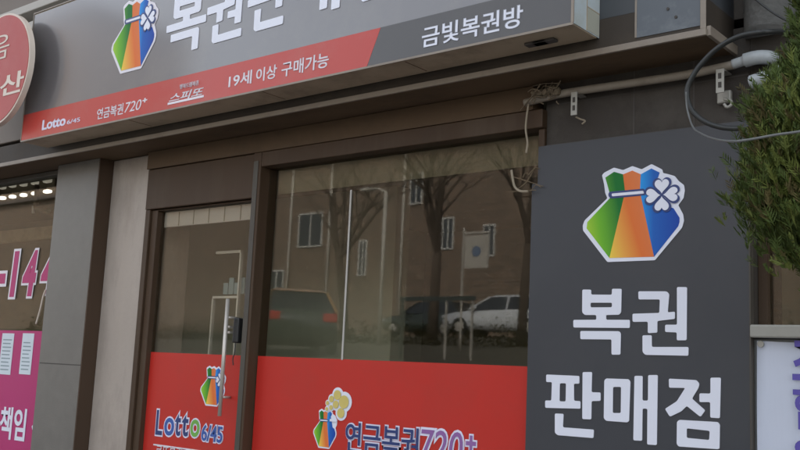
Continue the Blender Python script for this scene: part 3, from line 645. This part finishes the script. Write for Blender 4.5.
# right-hand white banner
xb0 = X_S1+.016
wb = thing('white_banner', 'white cloth banner with purple lettering hung under the stone sill right of the slate sign', 'banner', (xb0+.4, -.03, .4))
zbt = at(775, 341, -.03).z
bm = bmesh.new(); g = []
for i in range(41):
    x = xb0+1.5*i/40; g.append([bm.verts.new((x, -.030-.006*math.sin(x*23)*(.4+.6*j/10)-.003*math.sin(x*61+j), zbt-.004*abs(math.sin(i*.4))-(zbt-.4)*j/10)) for j in range(11)])
for i in range(40):
    for j in range(10): bm.faces.new((g[i][j], g[i+1][j], g[i+1][j+1], g[i][j+1]))
cl = finish('cloth', bm, M['banner'], wb, True)
for ch, p0, p1 in (('조', (792.5, 380), (826, 341)), ('합', (793.5, 429), (826, 386)), ('원', (792, 478), (828, 440))):
    text('lettering', ch, -.040, p0, p1, M['purple'], wb, off=.025)
p = at(760.5, 344, -.040); disc('eyelet', (p.x, -.042, p.z), .012, .006, M['galv'], wb, 16)
tag(tube('ledge_shadow_strip', [(xb0-.01, -.028, zbt+.012), (FX1, -.028, zbt+.012)], .006, M['cable']), 'thin dark strip added as the shadow line under the stone sill', 'cord')  # strip stands in for the shadow of the sill above the banner

# ================================================================== PIPES, CABLES
yp = -.085
pp_ = [at(525, 103, yp), at(548, 97, yp), at(572, 92, yp), at(640, 82, yp), at(688, 74.5, yp), at(735, 64.5, yp)]
cp = thing('conduit_pipe', 'dusty pale conduit pipe running along the dark stone wall under the canopy', 'pipe', tuple(pp_[2]))
tube('pipe', smooth_path(pp_), .017, M['pipe'], cp, 12)
def strap(px, y0, y1, w_):
    a, b = at(px-w_/2, y1, yp), at(px+w_/2, y0, yp)
    st = boxes('strap', [((a.x, b.x), (-.112, -.106), (a.z, b.z)), ((a.x, b.x), (-.106, -.032), (b.z-.006, b.z))], M['galv'], cp, bev=.001)
    boxes('slot', [((a.x+(b.x-a.x)*.3, b.x-(b.x-a.x)*.3), (-.1135, -.1121), (z, z+.022)) for z in (a.z+.02, a.z+.055)], M['joint'], st)
strap(577, 93, 117, 6.5); strap(722.5, 70, 95, 8)
tube('hook', smooth_path([at(576, 117, yp), at(580, 119, yp), at(585, 121, yp), at(582, 124, yp)]), .004, M['wire'], cp, 6)
e0, e1 = at(733, 64.5, yp), at(757, 57, yp)
tube('elbow', smooth_path([e0, at(745, 60.5, yp), at(757, 57.5, yp), at(768, 57.5, yp+.02), at(775, 60, yp+.1)]), [.019]*8+[.027]*25, M['pipe_cap'], cp, 14)
cp2 = thing('pipe_stub', 'short white pipe stub with rounded end just below the conduit elbow', 'pipe', tuple(at(760, 80, yp)))
pts = smooth_path([at(750, 82.5, yp-.02), at(754, 81.2, yp-.02), at(766, 77.5, yp-.01), at(776, 75, yp)])
tube('pipe', pts, [.010, .017, .022, .025]+[.026]*(len(pts)-4), M['pipe_cap'], cp2, 14)
tube('collar', [at(777, 74.5, yp), at(781, 73.5, yp)], .032, M['pipe_cap'], cp2, 14)
p = at(726, 103, -.05)
jb = thing('junction_clip', 'small pale metal clip and ring on the stone wall below the right strap', 'clip', tuple(p))
boxes('plate', [((p.x-.035, p.x+.02), (-.055, -.031), (p.z+.0, p.z+.05))], M['galv'], jb, bev=.006)
tube('ring', smooth_path([at(724, 99, -.07), at(731, 101, -.07), at(731, 105, -.07), at(727, 107, -.07), at(724, 104, -.07)]), .006, M['galv'], jb, 8)
yc_ = -.36
loop = [at(x, y, yc_+.1*(x > 770)) for x, y in ((830, 30), (806, 30), (789, 31.5), (765, 32), (744, 35), (728, 41.5), (714, 51), (703, 62), (694, 74), (687, 90), (690, 107), (700, 118.5), (714, 125.5), (732, 128.5), (752, 126), (775, 118))]
tag(tube('cable_loop', smooth_path(loop), .0095, M['cable'], seg=10), 'thick black cable hanging in a wide loop beside the conifer', 'cable')
thin = [at(x, y, -.40-max(0, min(1, (x-690)/45))*.98) for x, y in ((686, 92), (687, 108), (693, 127), (703, 134.5), (717, 139.5), (733, 141.3), (750, 139.5), (775, 135), (800, 131.5), (830, 126))]
tag(tube('thin_cable', smooth_path(thin), .0032, M['greycable'], seg=8), 'thin grey cable sagging in front of the conifer and wall', 'cable')
tag(tube('slack_wire', smooth_path([at(750, -6, -.2), at(760, 3, -.2), at(775, 14, -.2), at(790, 22, -.2), at(812, 30, -.2)]), .004, M['cable'], seg=8), 'thin dark wire crossing the rounded grey wall corner', 'wire')
tag(tube('hanging_wire', smooth_path([at(528.5, 104, -.10), at(526.5, 118, -.10), at(525.8, 130, -.10), at(527.5, 143, -.10), at(526, 153, -.10)]), .0045, M['wire'], seg=8), 'pale loose wire hanging down from the conduit pipe', 'wire')
tag(tube('curled_wire', smooth_path([at(511.5, 170, -.08), at(513, 180, -.08), at(515, 187, -.08), at(520, 191, -.08), at(528, 191.5, -.08)]), .0055, M['wire'], seg=8), 'curled pale wire end beside the slate sign edge', 'wire')
# nest-like tangle on the pipe
rnd = random.Random(3); cc = at(546, 91, yp-.02)
bm = bmesh.new()
for k in range(22):
    a = cc + Vector((rnd.gauss(0, .036), rnd.gauss(0, .014), rnd.gauss(-.004, .018))); d = Vector((rnd.gauss(0, .035), rnd.gauss(0, .02), rnd.gauss(0, .016)))
    bm_tube(bm, smooth_path([a-d, a+Vector((0, rnd.gauss(0, .01), rnd.gauss(0, .015))), a+d], 4), .0028, 5)
for k in range(5):
    a = cc+Vector((-.05+k*.025, 0, rnd.gauss(-.004, .006))); r = bmesh.ops.create_icosphere(bm, subdivisions=2, radius=1)
    for v in r['verts']: v.co = a+Vector((v.co.x*.022, v.co.y*.02, v.co.z*.018))*(1+.25*math.sin(v.co.x*9+k)*math.cos(v.co.z*7))
tag(finish('twig_tangle', bm, M['tangle']), 'dusty tangle of tape and twigs caught on the conduit pipe', 'tangle')
bm = bmesh.new(); cc = at(520, 178, -.07)
for k in range(8):
    a = at(rnd.uniform(508, 538), rnd.uniform(170, 192), -.075); d = Vector((rnd.gauss(0, .04), rnd.gauss(0, .012), rnd.gauss(.01, .02)))
    bm_tube(bm, smooth_path([a-d, a+Vector((0, 0, rnd.gauss(0, .012))), a+d], 4), .0018, 4)
tag(finish('dry_twigs', bm, M['twig']), 'few dry twigs stuck behind the upper left corner of the slate sign', 'twigs')

# ================================================================== CONIFER
tc_ = at(852, 120, -.85)
tree = thing('conifer_tree', 'dark green feathery conifer growing in front of the wall right of the slate sign', 'tree', (tc_.x, -.85, 0))
tube('trunk', [(tc_.x, -.85, 0), (tc_.x+.03, -.85, 1.2), (tc_.x, -.86, 2.4), (tc_.x+.02, -.85, 4.4)], [.09, .075, .05, .012], M['bark'], tree, 12)
def spray(V, Fc, base, d, ln, wd, rnd):
    """one flat feathery spray: a short stem with overlapping scale-leaf blades to both sides"""
    d = d.normalized(); s = d.cross(Vector((rnd.gauss(0, 1), rnd.gauss(0, 1), rnd.gauss(0, .4)))).normalized()
    def blade(p, q, w_):
        n = (q-p).cross(Vector((rnd.gauss(0, 1), rnd.gauss(0, 1), rnd.gauss(0, 1)))).normalized()*w_; k = len(V)
        mid = p.lerp(q, .45); V.extend((p, mid+n, q, mid-n)); Fc.append((k, k+1, k+2, k+3))
    blade(base, base+d*ln, wd)
    for t in (.15, .3, .45, .6, .75):
        for sg in (-1, 1):
            p = base+d*ln*t; q = p+(d*.75+s*sg*.65+Vector((0, 0, .15)))*ln*.42*(1.1-t*.6); blade(p, q, wd*.7)
def conifer(cx, cy, z0, z1, prof, n, seed):
    rnd = random.Random(seed); V, Fc = [], []; V2, F2 = [], []; V3, F3 = [], []
    clumps = []
    for k in range(n):
        t = rnd.random()**.9; z = z0+(z1-z0)*t; R = prof(t)
        A = rnd.uniform(0, 2*math.pi); r = R*(.55+.45*rnd.random()**.5)*(1+.10*math.sin(A*3+z*7)+.08*math.sin(z*21+A*2))
        clumps.append((Vector((cx+r*math.cos(A), cy+r*math.sin(A), z)), A))
    for c, A in clumps:
        out = Vector((math.cos(A), math.sin(A), 0))
        old = rnd.random() < .10; fresh = rnd.random() < .35
        for j in range(rnd.randint(5, 8)):
            b = c+Vector((rnd.gauss(0, .03), rnd.gauss(0, .03), rnd.gauss(0, .035))); d = out*rnd.uniform(.2, .8)+Vector((rnd.gauss(0, .3), rnd.gauss(0, .3), rnd.uniform(.55, 1.1)))
            spray(*((V2, F2) if old else (V3, F3) if fresh else (V, Fc)), b, d, rnd.uniform(.028, .070), rnd.uniform(.0022, .0040), rnd)
    def mk(name, V, Fc, m):
        me = bpy.data.meshes.new(name); me.from_pydata(V, [], Fc); o = link(name, me, m, tree); o.matrix_parent_inverse = Matrix.Translation(tree.location).inverted(); return o
    mk('crown', V, Fc, M['foliage']); mk('young_foliage', V3, F3, M['foliage_c']); mk('dead_foliage', V2, F2, M['foliage_b'])
rows = [(264, .42), (250, .62), (236, .80), (215, .97), (190, 1.0), (165, .98), (140, .88), (118, .71), (98, .52), (78, .35), (40, .26), (0, .24), (-90, .2), (-200, .03)]
rmax = tc_.x - at(722, 190, -.85).x - .085
zrow = [(at(800, py, -.85).z, f) for py, f in rows]; z_lo, z_hi = zrow[0][0], zrow[-1][0]
def prof(t):
    z = z_lo+(z_hi-z_lo)*t
    for (a, ra), (b, rb) in zip(zrow, zrow[1:]):
        if z <= b: return rmax*(ra+(rb-ra)*(z-a)/(b-a))
    return 0
conifer(tc_.x, -.85, z_lo, z_hi, prof, 5000, 11)
bm = bmesh.new(); rnd = random.Random(5)
for k in range(60):
    t = rnd.random(); z = z_lo+.05+(z_hi-z_lo)*.9*t; A = rnd.uniform(0, 6.28); R = prof(t)*.8
    bm_tube(bm, [(tc_.x, -.85, z-.15), (tc_.x+R*.5*math.cos(A), -.85+R*.5*math.sin(A), z-.02), (tc_.x+R*math.cos(A), -.85+R*math.sin(A), z+.12)], [.012, .008, .003], 5)
finish('limb', bm, M['bark'], tree)['kind'] = 'stuff'

# ================================================================== ACROSS THE STREET (seen mirrored in the glass)
YB = 36
b0, b1 = mir(262, 200, YB), mir(640, 200, YB)
bx0, bx1 = min(b0.x, b1.x)-60, max(b0.x, b1.x)+14; by = -YB; bz = TERR-.3; bh = 8.6
apt = thing('brick_building', 'brown brick apartment house across the street mirrored in the shop glass', 'building', ((bx0+bx1)/2, by-4, bz))
box('wall', (bx0, bx1), (by-9, by), (bz, bz+bh+2.0), M['brick'], apt)
box('roof', (bx0-.4, bx1+.4), (by-9.4, by+.4), (bz+bh+2.01, bz+bh+2.25), M['roofing'], apt)
def far_window(p0, p1):
    x0, x1 = sorted((p0.x, p1.x)); z0, z1 = sorted((p0.z, p1.z)); y = by+.004
    f = boxes('window', [((x0, x1), (y, y+.08), (z0, z0+.08)), ((x0, x1), (y, y+.08), (z1-.08, z1)), ((x0, x0+.08), (y, y+.08), (z0+.081, z1-.081)), ((x1-.08, x1), (y, y+.08), (z0+.081, z1-.081)), (((x0+x1)/2-.04, (x0+x1)/2+.04), (y, y+.06), (z0+.081, z1-.081))], M['win_white'], apt)
    box('pane', (x0+.081, x1-.081), (y, y+.03), (z0+.081, z1-.081), M['win_dark'], f)
for r in ((298, 248, 324, 212), (358, 276, 368, 240), (442, 250, 455, 217), (483, 257, 496, 224), (410, 205, 424, 172), (268, 300, 285, 270)):
    far_window(mir(r[0], r[1], YB), mir(r[2], r[3], YB))
for px in (292, 331, 404): 
    p = mir(px, 220, YB); tube('downpipe', [(p.x, by+.1, bz), (p.x, by+.1, bz+bh+1.9)], .07, M['pole_grey'], apt)

# unseen block added to put a dark reflection in the fascia sign's left end
YT = 46
t0, t1 = mir(0, 47, YT), mir(95, 60, YT)
tb = thing('added_block', 'tall plain block added across the street to darken the reflection in the fascia sign', 'building', ((t0.x+t1.x)/2, -YT-6, bz))
tx0, tx1 = sorted((t0.x, t1.x))
box('wall', (tx0, tx1), (-YT-12, -YT), (bz, t0.z), M['brick'], tb); box('roof', (tx0-.5, tx1+.5), (-YT-12.5, -YT+.5), (t0.z+.01, t0.z+.5), M['roofing'], tb)

def limb(bm, p, d, ln, r, depth, rnd):
    pts = [p]; rs = [r]; q = p.copy(); dd = d.copy()
    for k in range(5):
        dd = (dd + Vector((rnd.gauss(0, .10), rnd.gauss(0, .10), rnd.gauss(.02, .06)))).normalized(); q = q+dd*ln/5; pts.append(q.copy()); rs.append(r*(1-.11*(k+1)))
    bm_tube(bm, pts, rs, 8 if depth > 1 else 5)
    if depth:
        for k in range(rnd.randint(3, 4)):
            i = rnd.randint(2, 5); nd = (dd*.7+Vector((rnd.gauss(0, .5), rnd.gauss(0, .5), rnd.gauss(.25, .25)))).normalized()
            limb(bm, pts[i], nd, ln*.66, rs[i]*.62, depth-1, rnd)
def bare_tree(px, py, yv, lean, r, label, seed):
    p = mir(px, py, yv); p.z = ground_z(0, p.y)-.1; rnd = random.Random(seed)
    t = thing('bare_tree', label, 'tree', tuple(p)); bm = bmesh.new()
    q = p+Vector((lean*3, 0, 3.0)); bm_tube(bm, [p, p+Vector((lean*1.2, 0, 1.4)), q], [r, r*.88, r*.75], 12)
    tr = finish('trunk', bm, M['bark'], t, True); bm = bmesh.new()
    for k in range(5): limb(bm, q, Vector((lean*.4+rnd.gauss(0, .42), rnd.gauss(0, .42), 1)).normalized(), 2.8, r*.55, 4, rnd)
    finish('crown', bm, M['bark'], t)
bare_tree(345, 335, 22, -.16, .17, 'leafless leaning tree across the street beside the orange roofed car', 2)
bare_tree(432, 335, 22, .03, .19, 'leafless upright tree across the street behind the sign frame', 4)
bare_tree(521, 335, 20, .05, .15, 'leafless slim tree across the street in front of the white car', 6)

def car(name, label, loc, rz, paint, Lg=4.4, Wd=1.76, lit=False, roof_paint=None):
    """a hatchback: lofted body sides with wheel arches, glasshouse, wheels, lamps"""
    t = thing(name, label, 'car', loc); t.rotation_euler = (0, 0, rz)
    def put(o): o.matrix_parent_inverse = Matrix(); return o
    # cross-sections along the length: (x, sill z, belt z, half width)
    secs = [(-2.2, .38, .62, .62), (-2.1, .26, .74, .78), (-1.7, .22, .84, .86), (-1.0, .20, .90, .88), (0, .20, .94, .88), (1.0, .20, .97, .88), (1.7, .22, .98, .86), (2.08, .28, .94, .80), (2.18, .42, .80, .66)]
    secs = [(x*Lg/4.4, a, b, h*Wd/1.76) for x, a, b, h in secs]
    bm = bmesh.new(); rings = []
    for x, a, b, h in secs:
        prof_ = [(-h*.86, a), (-h, a+.16), (-h, (a+b)/2), (-h*.96, b-.05), (-h*.82, b), (0, b+.03), (h*.82, b), (h*.96, b-.05), (h, (a+b)/2), (h, a+.16), (h*.86, a)]
        rings.append([bm.verts.new((x, y, z)) for y, z in prof_])
    for r0, r1 in zip(rings, rings[1:]):
        n = len(r0)
        for k in range(n): bm.faces.new((r0[k], r0[(k+1) % n], r1[(k+1) % n], r1[k]))
    bm.faces.new(rings[0]); bm.faces.new(rings[-1][::-1])
    put(finish('body', bm, paint, None, True)).parent = t
    # glasshouse (windows) and roof
    def loft(name, A, m, smooth=False):
        bm = bmesh.new(); rr = [[bm.verts.new(p) for p in q] for q in A]
        for r0, r1 in zip(rr, rr[1:]):
            n = len(r0)
            for k in range(n): bm.faces.new((r0[k], r0[(k+1) % n], r1[(k+1) % n], r1[k]))
        bm.faces.new(rr[0][::-1]); bm.faces.new(rr[-1]); o = put(finish(name, bm, m, None, smooth)); o.parent = t; return o
    k = Lg/4.4; hw = Wd/2
    base = [(-1.05*k, -hw*.90, .93), (1.95*k, -hw*.86, .96), (1.95*k, hw*.86, .96), (-1.05*k, hw*.90, .93)]
    top = [(-.25*k, -hw*.70, 1.40), (1.45*k, -hw*.68, 1.42), (1.45*k, hw*.68, 1.42), (-.25*k, hw*.70, 1.40)]
    loft('window', [base, top], M['win_dark'])
    loft('roof', [[(-.28*k, -hw*.72, 1.37), (1.5*k, -hw*.70, 1.41), (1.5*k, hw*.70, 1.41), (-.28*k, hw*.72, 1.395)], [(-.1*k, -hw*.60, 1.46), (1.3*k, -hw*.58, 1.48), (1.3*k, hw*.58, 1.48), (-.1*k, hw*.60, 1.46)]], roof_paint or paint)
    for sy in (-1, 1):
        bm = bmesh.new()
        for (x0, x1) in ((-1.07, -.27), (.42, .44), (1.97, 1.47)):
            bm_tube(bm, [(x0*k, sy*hw*.905, .93), (x1*k, sy*hw*.715, 1.405)], .035, 6)
        put(finish('pillar', bm, roof_paint or paint)).parent = t
        bm = bmesh.new(); bm_box(bm, (-.86*k, -.68*k), (min(sy*hw*.98, sy*hw*1.16), max(sy*hw*.98, sy*hw*1.16)), (.95, 1.08), .03); put(finish('mirror', bm, paint)).parent = t
        for x in (-1.36*k, 1.36*k):
            def wheel(nm, r, y0, y1, m):
                bm = bmesh.new(); rg = []
                for yy, q in ((y0, .9), (y0+(y1-y0)*.15, 1), (y0+(y1-y0)*.85, 1), (y1, .9)):
                    rg.append([bm.verts.new((x+r*q*math.cos(a), yy, .32+r*q*math.sin(a))) for a in (2*math.pi*j/24 for j in range(24))])
                for r0, r1 in zip(rg, rg[1:]):
                    for j in range(24): bm.faces.new((r0[j], r0[(j+1) % 24], r1[(j+1) % 24], r1[j]))
                bm.faces.new(rg[0][::-1]); bm.faces.new(rg[-1]); return put(finish(nm, bm, m, None, True))
            wh = wheel('wheel', .32, sy*hw*.80, sy*hw*1.02, M['rubber']); wh.parent = t
            rm = wheel('rim', .20, sy*hw*1.021, sy*hw*1.04, M['steel']); rm.parent = wh
        bm = bmesh.new(); bm_box(bm, (-2.16*k, -1.95*k), (min(sy*.45, sy*.78), max(sy*.45, sy*.78)), (.60, .74), .03); put(finish('headlight', bm, M['clear'])).parent = t
        bm = bmesh.new(); bm_box(bm, (2.02*k, 2.2*k), (min(sy*.48, sy*.80), max(sy*.48, sy*.80)), (.70, .90), .03); put(finish('tail_lamp', bm, M['taillit'] if lit else M['tail'])).parent = t
    return t
def park(px, yv):
    p = mir(px, 330, yv); return (p.x, p.y, ground_z(0, p.y))
car('parked_car', 'dark car with an orange roof across the street, mirrored in the shop window', park(290, 13.2), R_(38), M['cardark'], 4.6, 1.8, False, M['orange'])
car('parked_car', 'pale car parked behind the orange roofed one across the street', park(282, 28), R_(12), M['carwhite'])
car('parked_car', 'white car parked across the street mirrored beside the slate sign', park(505, 26), R_(-6), M['carwhite'], 4.5)
car('parked_car', 'dark green car parked across the street mirrored in the middle of the window', park(432, 29), R_(4), M['cardark'], 4.6)

def post(name, label, px, y0, y1, yv, r, m, ground=True):
    a, b = mir(px, y0, yv), mir(px, y1, yv); z0 = ground_z(0, -yv) if ground else b.z
    return tag(tube(name, [(a.x, a.y, z0), (a.x, a.y, a.z)], r, m, None, 12), label, 'post')
lp = thing('lamp_post', 'slim pale lamp post across the street mirrored near the middle of the window', 'lamp post', tuple(mir(388, 330, 18)))
a = mir(386, 192, 18); lp.location.z = ground_z(0, -18)
tube('pole', [(a.x, -18, ground_z(0, -18)), (a.x, -18, a.z)], .055, M['pole_grey'], lp, 12)
tube('arm', [(a.x, -18, a.z), (a.x-.3, -18, a.z+.12), (a.x-.6, -18, a.z+.14)], .035, M['pole_grey'], lp); box('lamp_head', (a.x-.95, a.x-.58), (-18.1, -17.9), (a.z+.08, a.z+.18), M['pole_grey'], lp, bev=.03)
# sign frame with round emblem
yv = 16
a, b_ = mir(464, 234, yv), mir(489, 268, yv); x0, x1 = sorted((a.x, b_.x)); z1, z0 = a.z, b_.z; gz = ground_z(0, -yv)
sf = thing('notice_sign', 'framed notice sign with round emblem on a bent pole across the street', 'sign', ((x0+x1)/2, -yv, gz))
tube('pole', smooth_path([(x0, -yv, gz), (x0, -yv, z1-.1), (x0+.08, -yv, z1), (x1, -yv, z1), ]), .028, M['pole_grey'], sf)
box('plate', (x0+.08, x1), (-yv+.03, -yv+.05), (z0, z1-.06), M['pole_grey'], sf); disc('emblem', ((x0+x1)/2+.04, -yv+.055, (z0+z1)/2-.02), .13, .004, M['sign_blue'], sf)
# low gate frame
yv = 13
a, b_ = mir(400, 303, yv), mir(475, 296, yv); x0, x1 = sorted((a.x, b_.x)); z1 = b_.z; gz = ground_z(0, -yv)
gf = thing('gate_frame', 'dark metal gate frame with one pale upright across the street', 'gate', ((x0+x1)/2, -yv, gz))
box('rail', (x0, x1), (-yv-.03, -yv+.03), (z1-.09, z1), M['cardark'], gf)
for px, m in ((402, 'cardark'), (446, 'pole_grey'), (472, 'pole_grey')):
    p = mir(px, 320, yv); box('upright', (p.x-.018, p.x+.018), (-yv-.02, -yv+.02), (gz, z1-.091), M[m], gf)
# hedge along the embankment
rnd = random.Random(9); V, Fc = [], []
for k in range(9000):
    x = rnd.uniform(-40, 2); y = -19.2+rnd.gauss(0, .35); z = ground_z(0, y)+abs(rnd.gauss(0, .30)); i = len(V)
    d = Vector((rnd.gauss(0, 1), rnd.gauss(0, 1), rnd.gauss(0, 1))).normalized()*.06; e = d.orthogonal().normalized()*.035; c = Vector((x, y, z)); V += [c-d, c+e, c+d, c-e]; Fc.append((i, i+1, i+2, i+3))
me = bpy.data.meshes.new('hedge'); me.from_pydata(V, [], Fc); tag(link('hedge', me, M['foliage_b']), 'low dry hedge along the raised lot across the street', 'hedge', kind='stuff')
